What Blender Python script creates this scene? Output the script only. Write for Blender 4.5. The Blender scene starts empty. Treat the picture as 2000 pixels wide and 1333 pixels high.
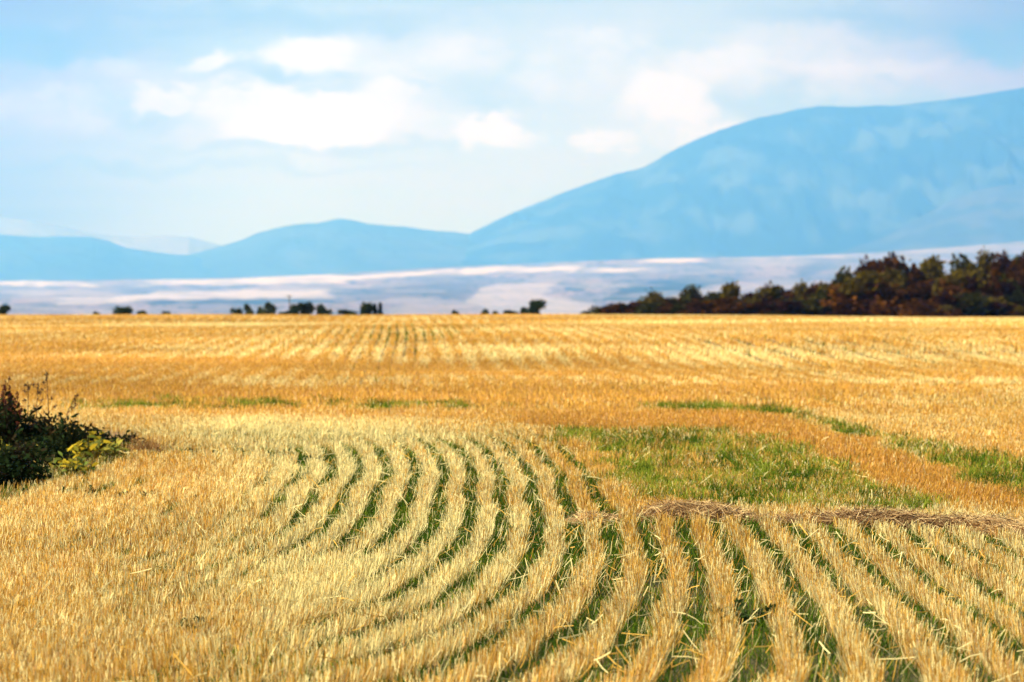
import bpy, math, random
import numpy as np
from mathutils import Vector

C = bpy.context.scene
COL = C.collection
R = math.radians

# ------------------------------------------------------------------ camera
EYE = 2.05
FPX = 4722.0            # focal length in pixels of a 2000 px wide frame (85 mm)
HOR = 540.0             # eye level in the 1333 px high frame
cam = bpy.data.cameras.new('camera')
cam.lens = 85.0
cam.sensor_width = 36.0
cam.shift_y = -(666.5 - HOR) / 2000.0
cam.clip_start = 0.5
cam.clip_end = 200000.0
cam.dof.use_dof = True
cam.dof.focus_distance = 18.0
cam.dof.aperture_fstop = 2.7
camo = bpy.data.objects.new('camera', cam)
camo.location = (0, 0, EYE)
camo.rotation_euler = (R(90), 0, 0)
COL.objects.link(camo)
C.camera = camo

# ------------------------------------------------------------------ exposure
C.view_settings.view_transform = 'Standard'
C.view_settings.look = 'None'
C.view_settings.gamma = 1.0
C.view_settings.exposure = 0.88
C.cycles.use_denoising = True
C.cycles.max_bounces = 8
C.cycles.diffuse_bounces = 3
C.cycles.transmission_bounces = 3
C.cycles.volume_bounces = 4
C.cycles.caustics_reflective = False
C.cycles.caustics_refractive = False

# ------------------------------------------------------------------ sun
SUN_AZ, SUN_EL = R(-114), R(41)
sd = Vector((math.cos(SUN_EL) * math.sin(SUN_AZ), math.cos(SUN_EL) * math.cos(SUN_AZ), math.sin(SUN_EL)))
sun = bpy.data.lights.new('sun', 'SUN')
sun.energy = 5.0
sun.angle = R(0.53)
sun.color = (1.0, 0.94, 0.84)
suno = bpy.data.objects.new('sun', sun)
suno.rotation_euler = sd.to_track_quat('Z', 'Y').to_euler()
suno.location = (0, 0, 50)
COL.objects.link(suno)


# ------------------------------------------------------------------ world: clear sky under broken pale cloud
def make_world():
    w = bpy.data.worlds.new('World')
    C.world = w
    w.use_nodes = True
    nt = w.node_tree
    nt.nodes.clear()
    N, L = nt.nodes, nt.links

    def val(x):
        n = N.new('ShaderNodeValue'); n.outputs[0].default_value = x; return n.outputs[0]

    def m(op, a, b=None, c=None, clamp=False):
        n = N.new('ShaderNodeMath'); n.operation = op; n.use_clamp = clamp
        for i, v in enumerate((a, b, c)):
            if v is None: continue
            if isinstance(v, (int, float)): n.inputs[i].default_value = v
            else: L.new(v, n.inputs[i])
        return n.outputs[0]

    def sstep(x, a, b):
        n = N.new('ShaderNodeMapRange'); n.interpolation_type = 'SMOOTHSTEP'
        L.new(x, n.inputs[0]); n.inputs[1].default_value = a; n.inputs[2].default_value = b
        return n.outputs[0]

    def mix(f, a, b):
        n = N.new('ShaderNodeMix'); n.data_type = 'RGBA'
        if isinstance(f, (int, float)): n.inputs[0].default_value = f
        else: L.new(f, n.inputs[0])
        for k, v in ((6, a), (7, b)):
            if isinstance(v, tuple): n.inputs[k].default_value = v + (1,)
            else: L.new(v, n.inputs[k])
        return n.outputs[2]

    tc = N.new('ShaderNodeTexCoord')
    sp = N.new('ShaderNodeSeparateXYZ'); L.new(tc.outputs['Generated'], sp.inputs[0])
    x, y, z = sp.outputs
    yy = m('MAXIMUM', m('ABSOLUTE', y), 0.08)
    U = m('MULTIPLY', m('DIVIDE', x, yy), 4.722)      # azimuth, in units of 1000 frame pixels
    V = m('MULTIPLY', m('DIVIDE', z, yy), 4.722)      # height above the horizon, likewise

    def noise(sx, sy, off, detail=5, rough=0.55):
        cb = N.new('ShaderNodeCombineXYZ')
        L.new(m('MULTIPLY_ADD', U, sx, off), cb.inputs[0]); L.new(m('MULTIPLY', V, sy), cb.inputs[1])
        cb.inputs[2].default_value = off * 0.37
        n = N.new('ShaderNodeTexNoise'); n.noise_dimensions = '3D'
        n.inputs['Scale'].default_value = 1.0; n.inputs['Detail'].default_value = detail
        n.inputs['Roughness'].default_value = rough
        L.new(cb.outputs[0], n.inputs['Vector'])
        return n.outputs[0]

    wx = m('ADD', m('MULTIPLY', m('SUBTRACT', noise(5, 9, 1.3), 0.5), 0.22), m('MULTIPLY', m('SUBTRACT', noise(19, 30, 31.3), 0.5), 0.05))
    wy = m('ADD', m('MULTIPLY', m('SUBTRACT', noise(6, 9, 7.7), 0.5), 0.15), m('MULTIPLY', m('SUBTRACT', noise(17, 34, 47.7), 0.5), 0.05))
    Uw, Vw = m('ADD', U, wx), m('ADD', V, wy)

    def blob(px, py, rx, ry, soft=0.45):
        cx, cy = (px - 1000) / 1000.0, (HOR - py) / 1000.0
        a = m('DIVIDE', m('SUBTRACT', Uw, cx), rx / 1000.0)
        b = m('DIVIDE', m('SUBTRACT', Vw, cy), ry / 1000.0)
        r = m('SQRT', m('ADD', m('MULTIPLY', a, a), m('MULTIPLY', b, b)))
        return m('SUBTRACT', 1.0, sstep(r, 1.0 - soft, 1.0 + soft))

    def union(bl):
        o = None
        for (px, py, rx, ry, s, soft) in bl:
            k = m('MULTIPLY', blob(px, py, rx, ry, soft), s)
            o = k if o is None else m('MAXIMUM', o, k)
        return o

    bright = union([
        (425, 130, 55, 30, .9, .5), (590, 112, 100, 42, .95, .5), (325, 192, 70, 28, .9, .4), (600, 232, 190, 48, 1, .45),
        (740, 205, 70, 60, .8, .5), (960, 258, 92, 36, 1, .35), (1305, 185, 100, 72, 1, .5), (1170, 272, 70, 34, .8, .4),
        (165, 215, 50, 42, .55, .5), (95, 188, 40, 18, .5, .5), (1420, 262, 170, 34, .85, .6), (1620, 180, 70, 26, .5, .5),
        (790, 240, 110, 50, .6, .6), (140, 45, 30, 22, .35, .5), (1290, 225, 60, 40, .8, .6), (480, 212, 120, 40, .8, .5),
        (700, 150, 130, 36, .55, .6), (870, 105, 120, 34, .5, .6), (1110, 165, 120, 60, .45, .6), (1410, 118, 150, 30, .6, .6), (1700, 135, 160, 28, .65, .6),
        (215, 140, 90, 28, .45, .6), (60, 215, 90, 44, .4, .6), (830, 205, 110, 26, .5, .6), (1180, 90, 90, 22, .45, .6), (560, 300, 160, 16, .35, .7)])
    veil = union([
        (800, 110, 210, 60, .7, .6), (1560, 120, 330, 60, .8, .5), (1880, 145, 260, 40, .85, .5), (150, 200, 260, 110, .7, .6),
        (120, 130, 90, 40, .5, .5), (560, 230, 420, 70, .8, .6), (1250, 160, 300, 120, .6, .7), (290, 115, 60, 30, .6, .6),
        (1000, 330, 900, 70, .35, .8), (1160, 75, 90, 30, .5, .6)])
    dark = union([
        (40, 85, 260, 55, 1.1, .6), (1970, 70, 150, 55, 1.2, .6), (420, 40, 420, 26, .55, .7), (640, 165, 180, 22, .7, .6),
        (1000, 190, 150, 40, .4, .7), (300, 215, 70, 22, .55, .6), (1780, 40, 300, 24, .55, .7), (560, 285, 300, 14, .4, .7),
        (1500, 190, 120, 32, .55, .7), (0, 20, 260, 50, .5, .7), (330, 330, 400, 10, .35, .8)])
    streak = noise(1.1, 26, 3.1, 4)
    fine = noise(7, 14, 11.0, 6, 0.6)

    puff = noise(9, 17, 63.0, 6, 0.62)
    aU = m('ABSOLUTE', U)
    side = m('MULTIPLY', sstep(aU, 0.40, 1.10), m('SUBTRACT', 1.0, sstep(aU, 1.5, 2.4)))     # greyer veil to either side of the bright middle
    base = mix(sstep(V, 0.05, 0.56), (0.74, 0.90, 0.82), (0.50, 0.64, 0.66))
    base = mix(sstep(aU, 1.5, 2.4), base, (0.62, 0.68, 0.74))
    base = mix(m('MULTIPLY', side, 0.9), base, (0.20, 0.10, 0.20))
    base = mix(m('MULTIPLY', sstep(streak, 0.40, 0.66), m('MULTIPLY_ADD', side, -0.24, 0.30)), base, (0.80, 0.80, 0.80))
    base = mix(m('MULTIPLY', veil, m('MULTIPLY_ADD', fine, 1.9, -0.1), clamp=True), base, mix(side, (0.92, 0.92, 0.94), (0.48, 0.26, 0.34)))
    base = mix(m('MULTIPLY', dark, m('MULTIPLY_ADD', fine, 1.3, 0.0), clamp=True), base, (0.15, 0.20, 0.30))
    cl = mix(sstep(m('MULTIPLY_ADD', m('SUBTRACT', puff, 0.5), 1.1, bright), 0.10, 1.15), base, mix(side, (1.10, 1.15, 1.4), (0.72, 0.62, 0.75)))

    sky = N.new('ShaderNodeTexSky'); sky.sky_type = 'NISHITA'; sky.sun_disc = False
    sky.sun_elevation = SUN_EL; sky.sun_rotation = SUN_AZ
    sky.altitude = 700
    b1 = N.new('ShaderNodeBackground'); b1.inputs[1].default_value = 0.1
    L.new(sky.outputs[0], b1.inputs[0])
    b2 = N.new('ShaderNodeBackground'); b2.inputs[1].default_value = 0.55
    L.new(cl, b2.inputs[0])
    # broken cloud overhead, closed veil of cloud near the horizon
    over = noise(0.5, 0.5, 21.0, 4)
    cover = m('MAXIMUM', m('SUBTRACT', 0.93, sstep(z, 0.16, 0.5)), m('MULTIPLY', sstep(over, 0.45, 0.7), 0.3))
    ms = N.new('ShaderNodeMixShader')
    L.new(cover, ms.inputs[0]); L.new(b1.outputs[0], ms.inputs[1]); L.new(b2.outputs[0], ms.inputs[2])
    out = N.new('ShaderNodeOutputWorld'); L.new(ms.outputs[0], out.inputs[0])
    w.cycles.sampling_method = 'MANUAL'
    w.cycles.sample_map_resolution = 1024


make_world()

# ------------------------------------------------------------------ helpers
rng = np.random.default_rng(7)
random.seed(7)


def vnoise(x, y, s=1.0, seed=0):
    """value noise in 0..1"""
    x = np.asarray(x, float) / s; y = np.asarray(y, float) / s
    xi = np.floor(x).astype(np.int64); yi = np.floor(y).astype(np.int64)
    fx = x - xi; fy = y - yi
    fx = fx * fx * (3 - 2 * fx); fy = fy * fy * (3 - 2 * fy)

    def h(a, b):
        n = (a * 374761393 + b * 668265263 + seed * 974634541) & 0x7fffffff
        n = ((n ^ (n >> 13)) * 1274126177) & 0x7fffffff
        n = (n ^ (n >> 16)) & 0xffff
        return n / 65535.0
    return (h(xi, yi) * (1 - fx) + h(xi + 1, yi) * fx) * (1 - fy) + (h(xi, yi + 1) * (1 - fx) + h(xi + 1, yi + 1) * fx) * fy


def fbm(x, y, s=1.0, seed=0, o=4):
    t = 0; a = 0.5; n = 0
    for i in range(o):
        t = t + a * vnoise(x, y, s / 2 ** i, seed + i * 17); n += a; a *= 0.5
    return t / n


def ss(x, a, b):
    t = np.clip((x - a) / (b - a), 0, 1)
    return t * t * (3 - 2 * t)


def G(px, py):
    """where a spot of the field lies: (x, y) metres on level ground"""
    return ((px - 1000.0) * EYE / (py - HOR), EYE * FPX / (py - HOR))


def inpoly(x, y, poly):
    c = np.zeros(np.shape(x), bool)
    n = len(poly)
    for i in range(n):
        x1, y1 = poly[i]; x2, y2 = poly[(i + 1) % n]
        k = ((y1 > y) != (y2 > y))
        with np.errstate(divide='ignore', invalid='ignore'):
            xx = (x2 - x1) * (y - y1) / (y2 - y1 + 1e-12) + x1
        c ^= k & (x < xx)
    return c


def ground_z(x, y):
    """the field: level, faint swells, a crest at 145 m, then the fall to the valley"""
    x = np.asarray(x, float); y = np.asarray(y, float)
    t = np.maximum(y - 125, 0)
    z = np.where(t < 100, -0.0004 * t * t, -4 - 0.08 * (t - 100))
    z = np.maximum(z, -24)
    amp = ss(y, 30, 60) * (1 - ss(y, 118, 135))
    z = z + amp * (0.55 * (fbm(x, y, 26.0, 5, 2) - 0.5) + 0.30 * (fbm(x * 0.6, y, 11.0, 6, 2) - 0.5))
    z = z + 0.05 * (fbm(x, y, 6.0, 3) - 0.5) * ss(y, 8, 14) - 0.20 * ss(y, 80, 128) - 0.16 * ss(x, 6, 32) * ss(y, 60, 120) + 0.10 * (fbm(x, y * .3, 5.0, 7) - .5) * ss(y, 90, 125)
    return z


def tag(o, label=None, cat=None, group=None, kind=None):
    if label: o['label'] = label
    if cat: o['category'] = cat
    if group: o['group'] = group
    if kind: o['kind'] = kind
    return o


def mesh_obj(name, verts, faces, mat=None, parent=None, col=None, smooth=False, fcol=None):
    """verts (N,3), faces (M,k) array or list of them"""
    verts = np.asarray(verts, np.float32)
    fl = faces if (isinstance(faces, list) and hasattr(faces[0], 'ndim')) else [faces]
    fl = [np.asarray(f, np.int32) for f in fl if len(f)]
    me = bpy.data.meshes.new(name)
    me.vertices.add(len(verts))
    me.vertices.foreach_set('co', verts.ravel())
    loops = np.concatenate([f.ravel() for f in fl])
    tot = np.concatenate([np.full(len(f), f.shape[1], np.int32) for f in fl])
    st = np.concatenate(([0], np.cumsum(tot)[:-1])).astype(np.int32)
    me.loops.add(len(loops)); me.loops.foreach_set('vertex_index', loops)
    me.polygons.add(len(tot))
    me.polygons.foreach_set('loop_start', st)
    if smooth:
        me.polygons.foreach_set('use_smooth', np.ones(len(tot), bool))
    me.update(calc_edges=True)
    if col is not None:
        at = me.color_attributes.new('Col', 'FLOAT_COLOR', 'POINT')
        c4 = np.ones((len(verts), 4), np.float32); c4[:, :3] = col
        at.data.foreach_set('color', c4.ravel())
    if mat: me.materials.append(mat)
    o = bpy.data.objects.new(name, me)
    COL.objects.link(o)
    if parent is not None: o.parent = parent
    return o


class MB:
    """collects tubes, blades and leaves for one mesh"""
    def __init__(s): s.v = []; s.q = []; s.t = []; s.c = []; s.n = 0

    def add(s, v, quads=None, tris=None, col=(1, 1, 1)):
        v = np.asarray(v, float)
        if quads is not None and len(quads): s.q.append(np.asarray(quads) + s.n)
        if tris is not None and len(tris): s.t.append(np.asarray(tris) + s.n)
        c = np.empty((len(v), 3)); c[:] = col
        s.v.append(v); s.c.append(c); s.n += len(v)

    def tube(s, pts, rad, k=6, col=(1, 1, 1)):
        pts = np.asarray(pts, float); n = len(pts)
        rad = np.broadcast_to(np.asarray(rad, float), (n,))
        d = np.gradient(pts, axis=0); d /= np.linalg.norm(d, axis=1)[:, None] + 1e-9
        up = np.array([0.31, 0.87, 0.38])
        a = np.cross(d, up); a /= np.linalg.norm(a, axis=1)[:, None] + 1e-9
        b = np.cross(d, a)
        th = np.linspace(0, 2 * np.pi, k, endpoint=False)
        v = (pts[:, None] + rad[:, None, None] * (a[:, None] * np.cos(th)[None, :, None] + b[:, None] * np.sin(th)[None, :, None])).reshape(-1, 3)
        q = []
        for i in range(n - 1):
            for j in range(k):
                q.append((i * k + j, i * k + (j + 1) % k, (i + 1) * k + (j + 1) % k, (i + 1) * k + j))
        s.add(v, q, None, col)

    def leaves(s, P, D, Nn, Ln, Wd, col, curl=0.25):
        """lance or oval leaves: base P, direction D, face normal Nn, length, width (arrays); 3 quads each"""
        P = np.asarray(P, float); n = len(P)
        D = D / (np.linalg.norm(D, axis=1)[:, None] + 1e-9)
        S = np.cross(D, Nn); S /= np.linalg.norm(S, axis=1)[:, None] + 1e-9
        Nn = np.cross(S, D)
        Ln = np.broadcast_to(Ln, (n,)); Wd = np.broadcast_to(Wd, (n,))
        prof = ((0.0, .12), (.33, .95), (.68, .85), (1.0, .06))
        V = np.empty((n, 8, 3))
        for i, (t, w) in enumerate(prof):
            c = P + D * (Ln * t)[:, None] - Nn * (Ln * curl * t * t)[:, None]
            V[:, 2 * i] = c - S * (Wd * w / 2)[:, None]
            V[:, 2 * i + 1] = c + S * (Wd * w / 2)[:, None]
        base = np.arange(n)[:, None, None] * 8
        q = (base + np.array([[0, 1, 3, 2], [2, 3, 5, 4], [4, 5, 7, 6]])[None]).reshape(-1, 4)
        col = np.broadcast_to(np.asarray(col, float), (n, 3))
        s.add(V.reshape(-1, 3), q, None, np.repeat(col, 8, axis=0))

    def build(s, name, mat, parent=None, smooth=False):
        fl = []
        if s.q: fl.append(np.concatenate(s.q))
        if s.t: fl.append(np.concatenate(s.t))
        return mesh_obj(name, np.concatenate(s.v), fl, mat, parent, np.concatenate(s.c), smooth)


def leafy_mat(name, translucent=0.35, gloss=0.0, hue_noise=0.0):
    """diffuse and light-passing plant tissue, colour from the mesh"""
    m = bpy.data.materials.new(name); m.use_nodes = True
    nt = m.node_tree; nt.nodes.clear(); N, L = nt.nodes, nt.links
    at = N.new('ShaderNodeAttribute'); at.attribute_name = 'Col'
    df = N.new('ShaderNodeBsdfDiffuse'); tr = N.new('ShaderNodeBsdfTranslucent')
    L.new(at.outputs['Color'], df.inputs[0]); L.new(at.outputs['Color'], tr.inputs[0])
    mx = N.new('ShaderNodeMixShader'); mx.inputs[0].default_value = translucent
    L.new(df.outputs[0], mx.inputs[1]); L.new(tr.outputs[0], mx.inputs[2])
    last = mx.outputs[0]
    if gloss:
        gl = N.new('ShaderNodeBsdfGlossy'); gl.inputs['Roughness'].default_value = 0.45
        gl.inputs[0].default_value = (1, 1, 1, 1)
        m2 = N.new('ShaderNodeMixShader'); m2.inputs[0].default_value = gloss
        L.new(last, m2.inputs[1]); L.new(gl.outputs[0], m2.inputs[2]); last = m2.outputs[0]
    out = N.new('ShaderNodeOutputMaterial'); L.new(last, out.inputs[0])
    return m


def plain_mat(name, rough=0.9, noise_scale=None, noise_amt=0.3, colattr=True, base=(.5, .5, .5), bump=0.0, bscale=20.0):
    m = bpy.data.materials.new(name); m.use_nodes = True
    nt = m.node_tree; N, L = nt.nodes, nt.links
    b = N['Principled BSDF']; b.inputs['Roughness'].default_value = rough
    b.inputs['Specular IOR Level'].default_value = 0.15
    if colattr:
        at = N.new('ShaderNodeAttribute'); at.attribute_name = 'Col'; src = at.outputs['Color']
    else:
        rg = N.new('ShaderNodeRGB'); rg.outputs[0].default_value = base + (1,); src = rg.outputs[0]
    if noise_scale:
        tc = N.new('ShaderNodeTexCoord'); n = N.new('ShaderNodeTexNoise')
        n.inputs['Scale'].default_value = noise_scale; n.inputs['Detail'].default_value = 8
        n.inputs['Roughness'].default_value = 0.65
        L.new(tc.outputs['Object'], n.inputs['Vector'])
        mr = N.new('ShaderNodeMapRange'); mr.inputs[1].default_value = 0.25; mr.inputs[2].default_value = 0.75
        mr.inputs[3].default_value = 1 - noise_amt; mr.inputs[4].default_value = 1 + noise_amt
        L.new(n.outputs[0], mr.inputs[0])
        vm = N.new('ShaderNodeVectorMath'); vm.operation = 'SCALE'
        L.new(src, vm.inputs[0]); L.new(mr.outputs[0], vm.inputs['Scale']); src = vm.outputs[0]
        if bump:
            bp = N.new('ShaderNodeBump'); bp.inputs['Strength'].default_value = bump; bp.inputs['Distance'].default_value = 0.05
            L.new(n.outputs[0], bp.inputs['Height']); L.new(bp.outputs[0], b.inputs['Normal'])
    L.new(src, b.inputs['Base Color'])
    return m


M_straw = leafy_mat('straw', 0.35)
M_grass = leafy_mat('grass_blade', 0.3)
M_leaf = leafy_mat('leaf', 0.3)
M_tree = leafy_mat('tree_leaf', 0.22, 0.0)
M_bark = plain_mat('bark', 0.95, 9.0, 0.4)
M_stalk = plain_mat('dry_stalk', 0.9, 40.0, 0.3)
M_soil = plain_mat('straw_litter', 0.95, 14.0, 0.55, bump=0.6)
M_valley = plain_mat('valley_fields', 0.95, 0.002, 0.12)
M_hill = plain_mat('hill_scrub', 0.95, 0.0013, 0.2)
M_core_shade = plain_mat('core_shade', 0.95, 30.0, 0.5, bump=0.5)

# ------------------------------------------------------------------ ground: the field
P = lambda *l: [G(a, b) for a, b in l]
PATCH = P((1085, 858), (1155, 878), (1205, 925), (1238, 985), (1262, 1000), (1500, 1003), (1860, 1012), (1790, 985), (1700, 945), (1600, 902),
          (1530, 870), (1490, 862), (1400, 850), (1280, 850), (1180, 848), (1050, 845))
BANDR = P((1270, 797), (1400, 795), (1520, 806), (1650, 835), (1760, 862), (1900, 892), (2300, 952), (2300, 1065), (2000, 992), (1880, 946), (1760, 898),
          (1640, 850), (1540, 822), (1430, 814), (1280, 812))
BANDL = P((140, 790), (300, 785), (560, 784), (880, 792), (1010, 797), (1010, 806), (860, 806), (560, 803), (300, 806), (140, 812))
STRIP = P((1000, 817), (1280, 813), (1490, 815), (1560, 832), (1700, 880), (1850, 940), (2300, 1080), (2300, 1150), (1850, 1003), (1700, 942), (1560, 886),
          (1490, 860), (1280, 848), (1000, 842))


def warp(x, y, a):
    return x + a * (fbm(x, y, 0.5, 51) - .5) * 2, y + 2.2 * a * (fbm(x, y, 0.7, 77) - .5) * 2


def row_u(x, y):
    """drill-row coordinate: its level lines are the rows, 0.28 m apart, curving round the field corner"""
    t = np.maximum(20.5 - y, 0)
    a = np.interp(x, [-3, -2, -1, -.5, 0, .5, .8, 1.2, 1.7, 2, 2.5, 3, 5], [1.6, 1.5, 1.25, .98, .80, .65, .57, .48, .36, .28, .15, .08, 0])
    xs = x + 0.015 * a * t * t
    b = 1.05 + (y - 33.2) * 1.25
    return 0.5 * (xs + b + np.sqrt((xs - b) ** 2 + 9.0))


def row_state(x, y):
    """gap (0..1: between the rows), green (weed cover 0..1), thin (0..1: stubble missing), off (-1..1 offset across the row)"""
    u = row_u(x, y)
    xf = x + 0.045 * y + 0.05 * np.sin(y / 7.0)
    far = ss(y - 0.08 * np.abs(x), 33.2, 34.2)
    inner = (u < 1.12) | (y < 20.7 - 0.38 * x)
    wob = (vnoise(x, y, 0.45, 5) - .5) * 0.06 + (vnoise(x, y, 1.7, 6) - .5) * 0.06
    tram = far * (x > 3.2 + .02 * y)
    ph = np.where(tram > .5, xf / .95, np.where(far > 0.5, xf, u + wob) / 0.28 - 0.03)
    fr = ph - np.floor(ph)
    off = (fr - 0.78) / 0.22
    off = np.clip(np.where(off < -1.4, off + 3.7, off), -1, 1)
    # how open the gaps are
    g1 = ss(u, -2.9, -1.5) * ss(y, 14.0, 19.0) + ss(u, -0.75, -0.1)
    g1 = np.clip(g1, 0, 1)
    bend = ss(u, -4.6, -4.0) * (1 - ss(u, -2, -1.4)) * ss(y, 26.2, 27.2) * (1 - ss(y, 28.6, 29.6))
    g1 = np.maximum(g1, 0.75 * bend)
    g1 = np.maximum(g1, 0.30 * ss(u, -3.0, -1.6))
    g1 = np.maximum(g1, (.75 - .25 * ss(y, 22, 26)) * (u > -5) * (y < 30) * ss(fbm(x * 1.2, y * .55, .9, 13), .60, .68) * (u < -1))
    g1 = g1 * np.where((y < 20) & (x > 1.2), .70 + .5 * vnoise(x, y, .8, 14), 1)
    g1 = np.maximum(g1, 0.28 * ss(fbm(x, y, 1.2, 9), 0.52, 0.7))
    g1 = g1 * (0.68 + 0.42 * vnoise(x, y, 1.3, 12) + .34 * vnoise(x, y, .42, 15))
    # the far side of the bend is too oblique to stay open
    g1 = g1 * (1 - 0.75 * ss(y, 30.0, 32.5) * (1 - far))
    gf = 0.13 + 0.36 * ss(fbm(x * 1.0, y * 0.25, 3.0, 21), 0.48, 0.62) * (1 - ss(y, 105, 125))
    gf = gf + 0.35 * np.exp(-((x + 3.2) / 2.2) ** 2 - ((y - 84) / 28.0) ** 2)
    gf = gf + .42 * np.exp(-((x + 5.5) / 6.5) ** 2) * ss(y, 58, 75) * (1 - ss(y, 112, 126)) + .75 * ss(x, 4.5, 7) * ss(y, 42, 48) * (1 - ss(y, 66, 80)) + .16 * ss(-x, .5, 3) * (1 - ss(y, 46, 58))
    gap_open = np.where(far > 0.5, gf, g1)
    width = np.where(far > 0.5, .36, .60) * np.clip(gap_open, 0, 1) ** 0.5 + 0.02
    gap = ((fr < width) | (fr > 1 - 0.02)) & (gap_open > 0.12)
    gap = gap & ((inner & (far < .5)) | (far > .5))
    gapn = gap * np.clip(gap_open * 1.25 + .25 * tram, 0, 1)
    # weeds
    xw, yw = warp(x, y, 0.42)
    n1 = fbm(x, y, 0.9, 31)
    n2 = fbm(x * 1.0, y * 0.45, 0.35, 41)
    patch = inpoly(xw, yw, PATCH) * (0.62 + 0.6 * ss(n1 * .6 + n2 * .5, 0.45, 0.68))
    bandr = inpoly(xw, yw, BANDR) * (0.80 + 0.9 * ss(n1 * .6 + n2 * .5, 0.46, 0.68))
    bandl = inpoly(xw, yw, BANDL) * (0.12 + 0.95 * ss(n1 * .4 + n2 * .7, 0.50, 0.64))
    green = np.maximum(np.maximum(patch, bandr), bandl * 0.85)
    gg = gapn * (0.65 + 0.6 * ss(n1, .35, .6))
    gg = np.where(far > 0.5, gg * 0.25, gg)
    for (cx, cy, rx, ry, s) in ((-3.3, 78, 1.6, 9, .95), (1.35, 58, 1.2, 4.5, .7), (4.4, 55, .9, 5, .7), (2.8, 55.5, .7, 3, .5), (-2.2, 62, .9, 5, .4), (-.4, 60, 1.2, 4, .3)):
        gg = np.maximum(gg, s * gap * np.exp(-((x - cx) / rx) ** 2 - ((y - cy) / ry) ** 2) * far)
    for (cx, cy, rx, ry, s) in ((2.0, 43.5, .9, 1.6, .4), (8.0, 36.0, 1.6, 5, .45), (9.0, 33, 1.5, 3, .5), (.35, 31.6, 1.3, .9, .4), (-19, 118, 4, 5, .5), (-14, 121, 3, 3, .5),
                               (10.5, 112, 3, 2.5, .45), (16, 110, 2.4, 2.5, .45)):
        green = np.maximum(green, s * np.exp(-((x - cx) / rx) ** 2 - ((y - cy) / ry) ** 2) * ss(n2, .35, .7) * 1.6)
    thin = np.clip(np.maximum(patch, bandr) * 0.98, 0, 1)
    thin = np.maximum(thin, bandl * 0.7)
    return gapn, np.clip(np.maximum(green, gg), 0, 1), thin, off, u, far


def make_field():
    us = np.concatenate([np.linspace(-1.4, -.26, 46), np.linspace(-.25, .25, 301), np.linspace(.26, 1.4, 46)])
    ys = np.concatenate([np.linspace(-250, 0, 12), np.linspace(2, 10, 10), 10.3 * np.exp(np.linspace(0, math.log(155 / 10.3), 330)), np.linspace(158, 900, 60)])
    X = us[None, :] * (np.maximum(ys, 0)[:, None] + 18); Y = np.broadcast_to(ys[:, None], X.shape)
    Z = ground_z(X, Y)
    n, k = X.shape
    i = np.arange(n - 1)[:, None] * k + np.arange(k - 1)[None]
    F = np.stack([i, i + 1, i + k + 1, i + k], -1).reshape(-1, 4)
    x, y = X.ravel(), Y.ravel()
    gp, gr, th, off, u, far = row_state(x, np.clip(y, 5, 200))
    straw = np.array([.36, .22, .075]); soil = np.array([.055, .038, .02]); grn = np.array([.055, .075, .018])  # soil darkened to add to the shade in the row gaps
    w = np.clip(gp * .8 + th * .6, 0, 1)[:, None]
    c = straw * (1 - w) + soil * w
    g = (gr * .7)[:, None]
    c = c * (1 - g) + grn * g
    far_g = ss(y, 45, 90)[:, None]
    c = c * (1 - far_g * .7) + np.array([.46, .29, .09]) * far_g * .7 * (1 - g * .5)
    c *= (0.8 + .4 * fbm(x, y, 1.7, 61))[:, None]
    o = mesh_obj('field_ground', np.stack([x, y, Z.ravel()], -1), F, M_soil, None, c, True)
    tag(o, 'harvested wheat field, soil and straw litter under the stubble', 'field', kind='structure')


make_field()


# ------------------------------------------------------------------ valley floor and hills beyond the crest
def px_lerp(px, pts):
    a = np.array(pts, float)
    return np.interp(px, a[:, 0], a[:, 1])


BASELINE = [(-3000, 556), (0, 549), (400, 545), (640, 536), (860, 523), (1060, 514), (1260, 506), (1450, 503), (1650, 497), (1760, 488), (1850, 480), (2000, 467), (2600, 430), (5000, 400)]


def valley_z(px, y):
    base = px_lerp(px, BASELINE)
    t = np.clip(np.log(y / 5000.0) / math.log(18000 / 5000.0), 0, 1)
    py = 630 + (base - 630) * t
    swell = 5.0 * np.sin(px / 210.0 + t * 9) * t * (1 - t) * 2
    return EYE - (py + swell - HOR) / FPX * y, py


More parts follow.
